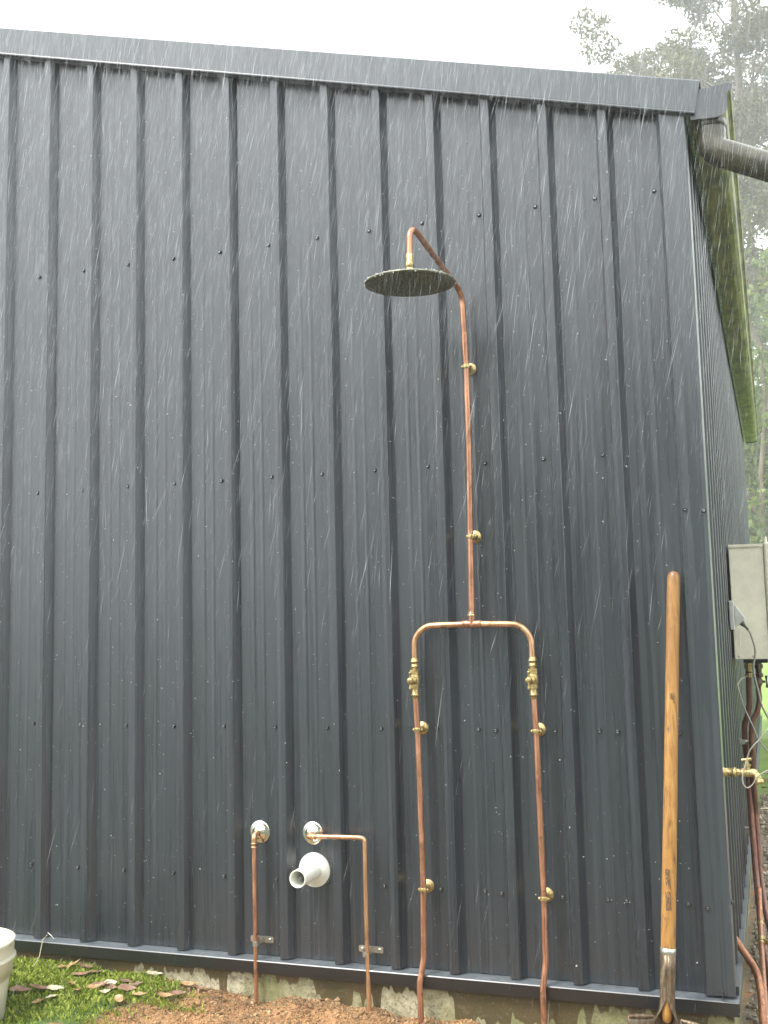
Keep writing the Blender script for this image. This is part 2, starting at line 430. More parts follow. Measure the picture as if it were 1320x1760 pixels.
def sheet(a, b, place, zb, zt, name='cladding_sheet', ph=0.0, parent=shed, lift=0.0):
    pr = profile(a, b, ph); vs = []; n = len(pr)
    for (s, h) in pr:
        z0 = zb; z1 = zt(s) if callable(zt) else zt
        vs.append(place(s, h+lift, z0)); vs.append(place(s, h+lift, z1))
    mb = MB(); mb.add(vs, [(2*i, 2*i+2, 2*i+3, 2*i+1) for i in range(n-1)])
    return mb.build(name, m_steel, parent)

# fixing screws: hex head on a washer, one shared mesh pair
def screw_mesh():
    a = MB(); a.lathe((0,0,0), (0,-1,0), [(0,.0074),(.0014,.0074),(.0022,.0064)], 14); a.lathe((0,0,0), (0,-1,0), [(.0022,.0064),(.0022,0)], 14)
    a.lathe((0,0,0), (0,-1,0), [(.0022,.0052),(.0062,.0050),(.0072,.0041),(.0068,.0024),(.0056,.0022),(.0056,0)], 6, False)
    o = a.build('screw', m_washer); me = o.data; me.materials.append(m_screw)
    for p in me.polygons[-6*5:]: p.material_index = 1
    bpy.data.objects.remove(o); return me
ME_SCREW = screw_mesh()
def screw(loc, parent, nrm='front'):
    o = bpy.data.objects.new('screw', ME_SCREW); link(o, parent)
    rot = Matrix.Rotation(rng.uniform(0, 1), 4, 'Y')
    if nrm == 'side': rot = Matrix.Rotation(R(90), 4, 'Z') @ rot
    o.matrix_basis = Matrix.Translation(loc) @ rot
    return o

front = lambda s, h, z: (s, -h, z)
WALL_B = .268
sheets = []
edge = 2.4885
while edge > -4.4:
    a = max(edge-4*PITCH, -4.5)
    o = sheet(a, edge, front, WALL_B, lambda s: cap_z(s)-.03, lift=.0009*(len(sheets) % 2))
    sheets.append((a, edge, o)); edge = a
def sheet_at(x):
    for a, b, o in sheets:
        if a <= x <= b: return o
    return sheets[0][2]
ROWS = [(2.664, [.131,.328,.518,.708,.896,1.086,1.272,1.464,1.653,1.85,2.038,2.23,2.415]),
        (1.841, [.136,.331,.521,.711,.897,1.089,1.275,1.465,1.649,1.842,2.031,2.217]),
        (1.000, [.132,.329,.518,.707,.9,1.091,1.278,1.467,1.655,1.79,1.846,2.033,2.168,2.223,2.404]),
        (.510, [.13,.324,.51,.704,.896,1.089,1.275,1.466,1.653,1.794,1.847,2.035,2.171,2.225,2.404])]
for z, xs in ROWS:
    for x in xs:
        if x == 1.275 and z < .6: x = 1.272
        screw((x, -.0012, z+rng.uniform(-.002, .002)), sheet_at(x))

# side wall, running back from the corner
SIDE_L = 7.7
side = lambda s, h, z: (2.490+h, s, z)
for k in range(11):
    a = .01 + k*4*PITCH; b = min(a+4*PITCH, SIDE_L)
    if a >= SIDE_L-.05: break
    sheet(a, b, side, WALL_B, 2.965, ph=.12, lift=.0009*(k % 2))
# rear and far side
sheet(-4.5, 2.49, lambda s, h, z: (s, SIDE_L+h, z), WALL_B, lambda s: cap_z(s)-.03)
sheet(.01, SIDE_L, lambda s, h, z: (-4.5-h, s, z), WALL_B, 2.965)
# roof sheets
for sx in (1, -1):
    pr = profile(-.025, SIDE_L+.03, .1); vs = []
    for (s, h) in pr:
        for x in (-1.0, 2.575 if sx > 0 else -4.575):
            vs.append((x, s, cap_z(x)-.034+h))
    n = len(pr); mb = MB(); mb.add(vs, [(2*i, 2*i+1, 2*i+3, 2*i+2) for i in range(n-1)])
    mb.build('roof_sheet', m_steel, shed)

# barge capping: folded flashing along the gable edge
def barge(x0, x1, name='barge_capping'):
    prof = [(-.058, .004), (-.0605, 0), (-.0605, -.100), (-.0665, -.1075), (-.0680, -.1065), (-.0672, -.1090), (-.0600, -.1115), (-.0360, -.1125), (-.036, -.1135),
            (-.0605, -.1125), (-.062, -.1115)]
    prof = [(.12, .006)] + [(y_+.019, z_) for y_, z_ in prof[:9]]
    vs = []
    for x in (x0, x1):
        for (y, z) in prof: vs.append((x + (.022*(-z/.11) * -1 if x == 2.573 else 0), y, cap_z(x)+z + (.022*(-z/.11)*SLOPE if x == 2.573 else 0)))
    n = len(prof); mb = MB(); mb.add(vs, [(i, n+i, n+i+1, i+1) for i in range(n-1)])
    o = mb.build(name, m_trim, shed); sol = o.modifiers.new('thickness', 'SOLIDIFY'); sol.thickness = .0012; sol.offset = 0
    return o
barge(-1.0, 2.573); barge(-4.6, -1.0)
# wall top closure strip in the shadow of the capping
mb = MB(); mb.prism([(-1, -.0008, cap_z(-1)-.03), (2.50, -.0008, cap_z(2.5)-.03), (2.50, -.0008, cap_z(2.5)-.10), (-1, -.0008, cap_z(-1)-.10)], (0, .02, 0))
mb.build('closure_strip', m_trim, shed)

# corner flashing
mb = MB()
vs = []
prof = [(2.4435, -.0292), (2.4445, -.0312), (2.5190, -.0318), (2.5212, -.0296), (2.5216, .040), (2.5196, .042)]
for z in (WALL_B+.004, 2.93):
    for (x, y) in prof: vs.append((x, y, z))
n = len(prof); mb.add(vs, [(i, i+1, n+i+1, n+i) for i in range(n-1)])
cf = mb.build('corner_flashing', m_trim, shed)
sol = cf.modifiers.new('thickness', 'SOLIDIFY'); sol.thickness = .001; sol.offset = -1
screw((2.457, -.0318, 1.658), cf); screw((2.511, -.0318, 1.651), cf); screw((2.458, -.0318, .51), cf); screw((2.5216, -.006, .524), cf, 'side')

# base flashing: flat ledge and drop
mb = MB()
def ledge(front_pts):
    pass
prof = [(.004, .290), (.004, .2655), (-.0490, .2635), (-.0512, .2610), (-.0420, .2235), (-.0405, .2215), (-.030, .2190)]
vs = []
for x, k in ((-4.56, 0), (2.530, 1)):
    for (y, z) in prof: vs.append((x - (0 if k == 0 else 0), y, z))
n = len(prof); mb.add(vs, [(i, n+i, n+i+1, i+1) for i in range(n-1)])
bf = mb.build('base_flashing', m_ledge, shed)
sol = bf.modifiers.new('thickness', 'SOLIDIFY'); sol.thickness = .0012; sol.offset = 1
mb = MB()
prof = [(2.488, .290), (2.488, .2648), (2.530, .2628), (2.5315, .261), (2.5315, .235), (2.528, .232)]
vs = []
for y in (-.0500, SIDE_L+.02):
    for (x, z) in prof: vs.append((x, y, z))
n = len(prof); mb.add(vs, [(i, i+1, n+i+1, n+i) for i in range(n-1)])
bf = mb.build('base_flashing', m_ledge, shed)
sol = bf.modifiers.new('thickness', 'SOLIDIFY'); sol.thickness = .0012; sol.offset = -1

# concrete slab
mb = MB(); mb.box((-4.5, -.022, -.25), (2.512, SIDE_L, .2600)); mb.build('concrete_slab', m_concrete, shed)

# gutter with end cap, spout and downpipe
gprof = [(2.5400, 2.950), (2.5405, 2.868), (2.5430, 2.8650), (2.612, 2.8625), (2.630, 2.867), (2.6425, 2.878), (2.6470, 2.893), (2.6475, 2.930), (2.655, 2.936),
         (2.6610, 2.938), (2.6640, 2.945), (2.6630, 2.953), (2.6580, 2.956), (2.6530, 2.953)]
vs = []
G0, G1 = -.034, 7.62
for y in (G0, G1):
    for (x, z) in gprof: vs.append((x, y, z))
n = len(gprof); mb = MB(); mb.add(vs, [(i, i+1, n+i+1, n+i) for i in range(n-1)])
g = mb.build('gutter', m_gutter, shed); sol = g.modifiers.new('thickness', 'SOLIDIFY'); sol.thickness = .001; sol.offset = 1
capp = [(2.5385, 2.9505), (2.5385, 2.8580), (2.612, 2.8540), (2.634, 2.8590), (2.6465, 2.872), (2.6495, 2.893), (2.6500, 2.9285), (2.664, 2.936), (2.667, 2.950), (2.660, 2.9565)]
for y in (G0-.003, G1):
    mb = MB(); mb.prism([(x, y, z) for x, z in capp], (0, .003, 0)); mb.build('gutter_end_cap', m_steel, shed)
mb = MB(); mb.box((2.5222, -.02, 2.895), (2.5388, SIDE_L, 2.962)); mb.build('fascia', m_trim, shed)
dp = fillet([(2.597, .020, 2.868), (2.594, .020, 2.775), (3.35, .012, 2.40), (3.35, .012, .02)], [.045, .12], 9)
mb = MB(); mb.tube(dp, .044, 24); o = mb.build('downpipe', m_downpipe, shed)
mb = MB(); mb.lathe((2.5965, .020, 2.862), (-.03, 0, -1), [(0, .0455), (.002, .0465), (.020, .0465), (.0205, .0445), (.0206, .044)], 28); mb.build('pipe_socket', m_downpipe, o)

# ------------------------------------------------------------------ outdoor shower in copper pipe
shower = empty('outdoor_shower', (1.795, -.05, .13), 'copper pipe outdoor shower with round rain head and two brass valves on ribbed wall', 'shower')
PR = .0093
arm = fillet([(1.794, -.05, 1.345), (1.803, -.05, 1.885), (1.803, -.05, 2.15), (1.796, -.05, 2.392), (1.737, -.405, 2.520), (1.737, -.412, 2.405)], [2.5, 2.5, .055, .038], 10)
mb = MB(); mb.tube(arm, PR, 18); mb.build('riser_pipe', m_copper, shower)
HX, HY, HZ = 1.7365, -.412, 2.330
mb = MB(); mb.lathe((HX, HY, HZ), (0,0,1), [(0,0),(0,.132),(.0008,.1345),(.0035,.1350),(.0058,.1335),(.0070,.125),(.009,.04),(.012,.022),(.0125,0)], 64)
head = mb.build('shower_head', m_head, shower)
mb = MB(); nv = []
for ring in range(1, 9):
    for k in range(ring*6):
        a = 2*math.pi*k/(ring*6)+ring*.2; mb.lathe((HX+math.cos(a)*ring*.0145, HY+math.sin(a)*ring*.0145, HZ), (0,0,-1), [(-.0005,.0019),(.0016,.0013),(.0017,0)], 6)
tag(mb.build('nozzles', m_black, head), kind='stuff')
mb = MB(); mb.lathe((HX, HY, HZ+.010), (0,0,1), [(0,.0135),(.012,.0135),(.013,.0110),(.016,.0110),(.017,.0128),(.022,.0132),(.023,.0118),(.026,.0118),(.027,.0132),(.036,.0132),(.037,.0118),(.040,.0118),(.041,.0130),(.054,.0130),(.056,.0108),(.080,.0106),(.082,.0094)], 20)
mb.build('coupling', m_brass, head)

TX, TZ = 1.7935, 1.3295
mb = MB(); mb.tube([(TX-.030, -.05, TZ), (TX+.030, -.05, TZ)], .0112, 18); mb.tube([(TX, -.05, TZ), (TX+.0004, -.05, TZ+.036)], .0112, 18)
for sx in (-1, 1): mb.lathe((TX+sx*.024, -.05, TZ), (sx,0,0), [(0,.0112),(.001,.0128),(.005,.0128),(.006,.0112)], 18)
mb.lathe((TX, -.05, TZ+.026), (0,0,1), [(0,.0112),(.001,.0130),(.005,.0130),(.006,.0112),(.012,.0112),(.013,.0098)], 18)
tee = mb.build('tee_fitting', m_copper, shower)
mb = MB(); mb.lathe((TX, -.05, TZ+.0265), (0,0,1), [(0,.0131),(.0042,.0134),(.0045,.0112)], 18); mb.build('solder_ring', m_brass, tee)
m_bridge = copper('brightened_copper', (.64, .385, .215), (.42, .215, .115), .75)
for sx, ex in ((-1, 1.6015), (1, 1.9815)):
    pth = fillet([(TX+sx*.025, -.05, TZ), (ex-sx*.002, -.05, TZ-.004), (ex, -.05, 1.200)], [.072], 14)
    mb = MB(); mb.tube(pth, PR, 18); mb.build('bridge_pipe', m_bridge, shower)

def valve(x, zt, zb, turn):
    """brass in-line stop valve between zt and zb, tee handle facing out"""
    y = -.05; L = zt-zb; o = (x, y, zt); d = (0, 0, -1)
    mb = MB()
    mb.lathe(o, d, [(0,.0096),(.001,.0112),(.004,.0118),(.0085,.0118),(.009,.0135),(.0125,.0135),(.013,.0108),(.022,.0108),(.0225,.0118),(.030,.0118),(.031,.0100),(.036,.0100)], 18)
    mb.lathe(o, d, [(.036,0),(.036,.0148),(.0365,.0152),(.050,.0152),(.0505,.0148),(.0505,0)], 6, False)     # hex nut
    mb.lathe(o, d, [(.050,.0125),(.056,.0152),(.068,.0160),(.080,.0150),(.084,.0125)], 20)                    # body bulb
    mb.lathe(o, d, [(.083,0),(.083,.0142),(.0835,.0145),(.094,.0145),(.0945,.0142),(.0945,0)], 6, False)
    mb.lathe(o, d, [(.094,.0102),(.100,.0100),(.104,.0112),(.112,.0112),(.113,.0136),(.1165,.0136),(.117,.0110),(.124,.0104),(.126,.0095)], 18)
    v = mb.build('valve', m_brass, shower)
    zc = zt-.068; dirv = Vector((math.sin(turn), -math.cos(turn), 0))
    mb = MB()
    mb.lathe((x, y, zc), dirv, [(.010,.0125),(.020,.0125),(.021,.0105),(.026,.0105),(.027,.0060),(.034,.0055)], 16)
    hc = Vector((x, y, zc))+dirv*.036
    mb.lathe(hc-dirv*.004, dirv, [(0,0),(0,.0088),(.001,.0095),(.010,.0095),(.011,.0085),(.011,0)], 16)
    up = Vector((0, 0, 1))
    for s in (1, -1): mb.lathe(hc+dirv*.001, up*s, [(.006,.0040),(.014,.0030),(.022,.0046),(.026,.0050),(.0275,.0040),(.0278,0)], 12)
    mb.build('valve_handle', m_brass, v)
    return v
valve(1.6015, 1.2255, 1.10, R(-6)); valve(1.9815, 1.2265, 1.10, R(-10))
lp = [(1.6015, -.05, 1.105), (1.606, -.05, 1.005), (1.6105, -.05, .655), (1.611, -.05, .525), (1.606, -.05, .315), (1.594, -.060, .240), (1.598, -.062, .02)]
rp = [(1.9815, -.05, 1.105), (1.9845, -.05, 1.005), (1.9865, -.05, .672), (1.988, -.05, .521), (1.986, -.05, .330), (1.976, -.060, .256), (1.978, -.062, .0)]
for pth in (lp, rp):
    mb = MB(); mb.tube(fillet(pth, [.5, 2, 2, .09, .09], 5), PR, 18); mb.build('supply_pipe', m_copper, shower)
def standoff(x, z):
    mb = MB()
    mb.lathe((x, 0, z), (0,-1,0), [(0,.0205),(.002,.0208),(.0040,.0190),(.0060,.0125),(.010,.0085),(.028,.0080),(.032,.0085)], 22)
    mb.lathe((x, -.05, z-.0065), (0,0,1), [(0,.0094),(.0002,.0122),(.0015,.0126),(.0115,.0126),(.0128,.0122),(.013,.0094)], 20)
    for sx in (-1, 1): mb.lathe((x+sx*.010, -.050, z), (sx,0,0), [(0,.0050),(.0055,.0048),(.0070,.0035),(.0071,0)], 10)
    mb.build('standoff_bracket', m_brass, shower)
for x, z in ((1.8035, 2.150), (1.8015, 1.604), (1.6065, 1.003), (1.9845, 1.003), (1.6108, .517), (1.9882, .513)): standoff(x, z)

# ------------------------------------------------------------------ two small copper feeds with chromed wall plates
def wall_plate(x, z, parent, r=.036):
    mb = MB(); mb.lathe((x, 0, z), (0,-1,0), [(0,r),(.002,r+.0008),(.0035,r),(.0045,r*.86),(.0042,r*.74),(.0075,r*.62),(.0125,r*.40),(.014,r*.30),(.015,.0085)], 30)
    return mb.build('wall_plate', m_chrome, parent)
def saddle_clip(x, z, y, parent):
    mb = MB()
    a = x-.036; b = x+.040
    pl = [(a,z-.010),(b,z-.0105),(b+.003,z-.008),(b+.003,z+.007),(b,z+.0095),(a,z+.010),(a-.003,z+.0075),(a-.003,z-.0075)]
    mb.prism([(p[0], -.0015, p[1]) for p in pl], (0, -.0015, 0))
    n = 10; ring = []
    for k in range(n+1):
        t = math.pi*k/n; ring.append((x-math.cos(t)*.0098, y-math.sin(t)*.0098))
    vs = [(x-.0098, -.003, z-.0085), (x-.0098, -.003, z+.0085)]
    for (px, py) in ring: vs += [(px, py, z-.0085), (px, py, z+.0085)]
    vs += [(x+.0098, -.003, z-.0085), (x+.0098, -.003, z+.0085)]
    mb.add(vs, [(2*i, 2*i+1, 2*i+3, 2*i+2) for i in range(len(vs)//2-1)])
    o = mb.build('saddle_clip', m_zinc, parent)
    for sx in (a+.009, b-.009):
        mb = MB(); mb.lathe((sx, -.003, z), (0,-1,0), [(0,.0050),(.0012,.0046),(.0022,.0030),(.0024,0)], 12); mb.build('clip_screw', m_chrome, o)
    return o
SR = .0072; FY = -.046
t = empty('copper_feed_pipe', (1.03, FY, .13), 'straight copper feed pipe dropping from a chromed wall plate to orange soil', 'pipe')
mb = MB(); mb.tube(fillet([(1.0305, .01, .662), (1.0305, FY, .655), (1.0305, FY, .56), (1.034, FY, .02)], [.014, .4], 8), SR, 16); mb.build('pipe', m_copper, t)
mb = MB(); mb.tube(fillet([(1.0305, -.020, .660), (1.0305, FY, .655), (1.0305, FY, .620)], [.014], 8), .0088, 16)
mb.lathe((1.0305, FY, .632), (0,0,-1), [(0,.0088),(.001,.0100),(.004,.0100),(.005,.0088),(.012,.0088),(.013,.0102),(.016,.0102),(.017,.0074)], 16); mb.build('elbow_fitting', m_bridge, t)
wall_plate(1.0305, .658, t); saddle_clip(1.0325, .3165, FY, t)
t = empty('copper_feed_pipe', (1.422, FY, .13), 'copper feed pipe running sideways from its wall plate above white waste outlet, then down', 'pipe')
mb = MB(); mb.tube(fillet([(1.221, .01, .664), (1.221, FY, .660), (1.395, FY, .664), (1.4185, FY, .662), (1.4185, FY, .36), (1.424, FY, .02)], [.012, 1, .038, .5], 8), SR, 16); mb.build('pipe', m_bridge, t)
mb = MB(); mb.tube(fillet([(1.221, -.016, .663), (1.221, FY, .660), (1.250, FY, .661)], [.013], 8), .0088, 16)
mb.lathe((1.236, FY, .6605), (1,0,0), [(0,.0088),(.001,.0104),(.004,.0104),(.005,.0088),(.010,.0088),(.011,.0102),(.014,.0102),(.015,.0074)], 16); mb.build('elbow_fitting', m_bridge, t)
wall_plate(1.221, .662, t); saddle_clip(1.4135, .3125, FY, t)

# white waste outlet
t = empty('waste_outlet', (1.225, 0, .546), 'white plastic waste pipe stub with round flange poking out of the wall', 'pipe')
mb = MB(); mb.lathe((1.225, 0, .546), (0,-1,0), [(-.02,.0545),(-.0005,.0545),(.0035,.0545),(.0046,.0530),(.0047,.0470),(.0066,.0462),(.0067,.0390),(.0085,.0382),(.0086,.0300),(.0100,.0292),(.0101,.0277)], 40); mb.build('flange', m_pvc, t)
mb = MB(); mb.lathe((1.225, 0, .5465), (0,-1,.015), [(-.02,.0278),(.1365,.0276),(.1385,.0270),(.1385,.0246),(.137,.0242),(.0,.0242),(-.02,.0242)], 36); mb.build('pipe', m_pvc, t)

# ------------------------------------------------------------------ shovel leaning on the wall
sv = empty('shovel', (2.34, -.20, .05), 'muddy long shovel with worn varnished wooden handle leaning on the wall', 'shovel')
TOP = Vector((2.415, -.037, 1.474)); BOT = Vector((2.3535, -.150, .425))
ax = (BOT-TOP).normalized()
L = (BOT-TOP).length
prof = [(0,0),(.001,.006),(.004,.0125),(.010,.0168),(.022,.0188),(.06,.0194),(.30,.0192),(.55,.0196),(.80,.0203),(L-.02,.0206),(L,.0204)]
mb = MB(); mb.lathe(TOP, ax, prof, 20); hd = mb.build('handle', m_wood, sv)
mb = MB(); mb.lathe(BOT, ax, [(-.004,.0205),(-.0035,.0218),(.016,.0218),(.0165,.0205)], 24); mb.build('ferrule_band', m_steelband, sv)
sw = Vector((1, 0, 0)); sw = (sw-ax*sw.dot(ax)).normalized(); nrm = sw.cross(ax).normalized()
if nrm.y > 0: nrm = -nrm                               # faces the viewer's side
P = lambda h, a, b: BOT + ax*h + sw*a + nrm*b
# socket: closed tube that opens in front into the blade
vs = []; fs = []; NS = 25; HS = [.012, .05, .09, .128, .150, .170, .195, .225]
for h in HS:
    op = max(0, min(1, (h-.128)/.06))                 # how far the front has opened
    r = .0212 - .003*min(1, h/.2)
    gap = op*1.15
    for k in range(NS):
        a = -math.pi+gap + (2*math.pi-2*gap)*k/(NS-1) # angle from the back
        flare = op*op*.030*max(0, abs(math.sin(a/2))-.55)/.45
        q = P(h, math.sin(a)*(r+flare), -math.cos(a)*r + flare*.35); vs.append(q)
for i in range(len(HS)-1):
    for k in range(NS-1): fs.append((i*NS+k, i*NS+k+1, (i+1)*NS+k+1, (i+1)*NS+k))
mb = MB(); mb.add(vs, fs, True); o = mb.build('socket', m_rust, sv); sol = o.modifiers.new('thickness', 'SOLIDIFY'); sol.thickness = .002; sol.offset = 0
mb = MB(); mb.lathe(BOT, ax, [(.10,.0168),(.165,.0155),(.185,.0120),(.192,.004),(.1922,0)], 16); mb.build('handle_end', m_wood, sv)
# dished blade with rolled treads
vs = []; fs = []; NU, NV = 17, 15
for j in range(NV):
    tj = j/(NV-1); h = .178 + .285*tj
    wd = .104*(1-.02*tj) if tj < .55 else .104*(1-.011)*math.sqrt(max(.0025, 1-((tj-.55)/.455)**2))
    for i in range(NU):
        ui = -1+2*i/(NU-1)
        dish = .030*(ui*ui) - .012 + .008*tj
        sock = .020*math.exp(-(ui/.16)**2)*(1-tj)**2
        crown = .012*(1-abs(ui))*(1-tj)**3
        vs.append(P(h-crown*0+.006*abs(ui)*(1-tj), ui*wd, dish - sock))
for j in range(NV-1):
    for i in range(NU-1): fs.append((j*NU+i, j*NU+i+1, (j+1)*NU+i+1, (j+1)*NU+i))
mb = MB(); mb.add(vs, fs, True); bl = mb.build('blade', m_rust, sv); sol = bl.modifiers.new('thickness', 'SOLIDIFY'); sol.thickness = .0022; sol.offset = 0
for s in (-1, 1):
    pth = [P(.1785+.006*abs(u), u*.104*s, .030*u*u-.012+.004) for u in (.36, .55, .75, .97)]
    mb = MB(); mb.tube(pth, [.0045, .006, .0062, .005], 10); mb.build('tread', m_rust, bl)

# ------------------------------------------------------------------ bucket
bk = empty('bucket', (.206, -.45, .125), 'cream plastic bucket with ribbed rim and black wire handle standing on grass', 'bucket')
o_ = (.206, -.45, .120); Hb = .258
mb = MB(); mb.lathe(o_, (0,0,1), [(0,0),(0,.128),(.004,.132),(.135,.147),(.150,.1485),(.1505,.1560),(.196,.1610),(.1990,.1635),(.2020,.1660),(.2060,.1660),(.2085,.1600),(.2120,.1595),(.2470,.1615),(.2500,.1640),(.2560,.1640),(Hb,.1610),(Hb-.001,.1570),(.245,.1550),(.012,.128),(.010,0)], 64)
mb.build('body', m_bucket, bk)
hp = [Vector((.240+.152, -.45-.055, .120+.170))]
ear = Vector((.3545, -.5080, .292))
mb = MB(); mb.tube([ear, ear+Vector((.014, -.006, .001)), ear+Vector((.024, -.006, -.010)), ear+Vector((.032, -.004, -.028)), ear+Vector((.034, .0, -.050)), ear+Vector((.026, -.05, -.075)), ear+Vector((-.03, -.09, -.085)), ear+Vector((-.14, -.115, -.085)), ear+Vector((-.25, -.10, -.06)), ear+Vector((-.31, -.04, -.02)), ear+Vector((-.310, .09, .0))], .0026, 8); mb.build('wire_handle', m_black, bk)

# ------------------------------------------------------------------ water heater on the side wall
wh = empty('water_heater', (2.53, 1.5, .9), 'beige metal water heater box mounted on the shed side wall with copper pipes below', 'water heater')
def bev_box(name, a, b, mat, parent, bw=.006):
    mb = MB(); mb.box(a, b); o = mb.build(name, mat, parent); m = o.modifiers.new('bevel', 'BEVEL'); m.width = bw; m.segments = 3; return o
body = bev_box('body', (2.527, 1.36, 1.137), (2.6635, 1.72, 1.604), m_box, wh, .004)
bev_box('front_cover', (2.6665, 1.350, 1.130), (2.705, 1.730, 1.612), m_box, wh, .008)
mb = MB(); mb.box((2.528, 1.354, 1.596), (2.6645, 1.3590, 1.6075)); mb.build('top_seam', m_box, body)
mb = MB(); mb.box((2.560, 1.40, 1.120), (2.655, 1.66, 1.1365)); mb.build('pipe_cover', m_black, wh)
for x, y, z in ((2.545, 1.3595, 1.150), (2.600, 1.3595, 1.150)):
    mb = MB(); mb.lathe((x, y, z), (0,-1,0), [(0,.004),(.0015,.0035),(.002,0)], 10); mb.build('case_screw', m_zinc, body)
mb = MB(); mb.lathe((2.676, 1.37, 1.6095), (0,0,1), [(0,.006),(.022,.005),(.026,.003),(.0262,0)], 12); mb.build('cover_catch', m_box, wh)
for x, y in ((2.576, 1.5), (2.616, 1.5)):
    mb = MB(); mb.lathe((x, y, 1.122), (0,0,-1), [(0,.014),(.012,.014),(.0125,.018),(.030,.018),(.0305,.013),(.050,.012),(.0505,.017),(.066,.017),(.067,.011)], 8, False); mb.build('union', m_brass if x < 2.6 else m_rust, wh)
va = MB(); va.lathe((2.612, 1.5, 1.055), (0,0,-1), [(0,.012),(.008,.017),(.028,.017),(.036,.012)], 14); iv = va.build('isolation_valve', m_rust, wh)
mb = MB(); mb.tube([(2.612, 1.5, 1.037), (2.640, 1.5, 1.037)], .005, 10); mb.prism([(2.638, 1.495, 1.062), (2.650, 1.495, 1.062), (2.647, 1.495, 1.038), (2.652, 1.495, 1.012), (2.640, 1.495, 1.012), (2.642, 1.495, 1.038)], (0, .010, 0)); mb.build('lever', m_black, iv)
pA = [(2.576, 1.5, 1.08), (2.572, 1.5, 1.01), (2.571, 1.5, .945), (2.560, 1.5, .895), (2.546, 1.5, .862), (2.5445, 1.5, .790), (2.548, 1.5, .70), (2.552, 1.46, .50), (2.559, 1.35, .294), (2.569, 1.15, .212), (2.581, .95, .143), (2.612, .70, .030)]
pB = [(2.614, 1.5, 1.06), (2.610, 1.5, 1.0), (2.613, 1.5, .965), (2.600, 1.49, .912), (2.577, 1.48, .876), (2.570, 1.48, .80), (2.570, 1.47, .50), (2.576, 1.37, .290), (2.590, 1.17, .20), (2.62, .95, .12), (2.66, .72, .02)]
pC = [(2.574, 1.08, .30), (2.575, .95, .214), (2.580, .70, .157), (2.585, .50, .127), (2.591, .30, .092), (2.595, .12, .03)]
for pth, mt, r in ((pA, m_copper_dark, .0125), (pB, m_copper_dark, .0115), (pC, m_copper_mid, .0095)):
    mb = MB(); mb.tube(fillet(pth, .08, 4), r, 14); mb.build('copper_pipe', mt, wh)
for q, d in (((2.575, .95, .214), (0, -1, -.25)), ((2.578, .82, .185), (0, -1, -.22))):
    mb = MB(); mb.lathe(q, d, [(-.022,.0095),(-.021,.0125),(-.012,.0125),(-.011,.0105),(.011,.0105),(.012,.0125),(.021,.0125),(.022,.0095)], 14); mb.build('joint', m_brass, wh)
mb = MB(); mb.tube([(2.578, .82, .185), (2.606, .80, .188)], .009, 10); mb.build('joint_branch', m_brass, wh)
for z in (.79, .43):
    mb = MB(); mb.box((2.5215, 1.484, z-.010), (2.5435, 1.516, z+.010)); mb.lathe((2.548, 1.5, z-.008), (0,0,1), [(0,.0128),(.0005,.0150),(.0155,.0150),(.016,.0128)], 16); mb.build('pipe_clip', m_zinc, wh)

po = empty('power_outlet', (2.522, 1.27, 1.315), 'grey weatherproof power outlet on the side wall under the heater plug', 'outlet')
bev_box('housing', (2.5215, 1.20, 1.262), (2.5395, 1.345, 1.378), m_greyplastic, po, .004)
pl = empty('power_plug', (2.54, 1.26, 1.315), 'grey angled power plug with cord hanging in front of the beige heater', 'plug')
mb = MB(); mb.prism([(2.5405, 1.235, 1.356), (2.548, 1.235, 1.356), (2.580, 1.235, 1.306), (2.549, 1.235, 1.274), (2.5405, 1.235, 1.275)], (0, .036, 0))
o = mb.build('plug_body', m_greyplastic, pl); bm_ = o.modifiers.new('bevel', 'BEVEL'); bm_.width = .003; bm_.segments = 2
mb = MB(); mb.lathe((2.566, 1.253, 1.288), (.02, 0, -.024), [(-.006,.013),(.006,.010),(.018,.0055),(.030,.0045),(.031,.0062),(.035,.0062),(.036,.0040)], 12); mb.build('strain_relief', m_cable_d, pl)
cp = fillet([(2.584, 1.253, 1.266), (2.596, 1.25, 1.250), (2.610, 1.25, 1.195), (2.611, 1.25, 1.165), (2.598, 1.25, 1.110), (2.605, 1.25, 1.060), (2.614, 1.25, 1.010), (2.622, 1.25, .962), (2.650, 1.25, .900), (2.76, 1.22, .62), (2.80, 1.25, .30), (2.72, 1.35, .09), (2.60, 1.5, .085)], .1, 5)
mb = MB(); mb.tube(cp, .0040, 8); mb.build('cord', m_cable_l, pl)
w2 = fillet([(2.566, 1.478, 1.06), (2.548, 1.30, 1.062), (2.536, 1.21, 1.045), (2.541, 1.20, 1.022), (2.555, 1.20, .963), (2.570, 1.20, .923), (2.585, 1.20, .887), (2.602, 1.20, .835), (2.640, 1.19, .785), (2.74, 1.15, .60), (2.82, 1.1, .30), (2.86, 1.0, .075)], .1, 4)
mb = MB(); mb.tube(w2, .0030, 8); tag(mb.build('earth_wire', m_cable_l), 'thin grey earth wire looping from the heater pipes toward the ground', 'wire')

# copper pipe bending out of the side wall at the base
mb = MB(); mb.tube(fillet([(2.495, .35, .345), (2.509, .35, .322), (2.545, .35, .268), (2.572, .345, .228), (2.5795, .32, .180), (2.582, .27, .140), (2.584, .22, .02)], .09, 5), .0118, 16)
tag(mb.build('bent_copper_pipe', m_copper_mid), 'copper pipe bending from the foot of the side wall down into gravel', 'pipe')

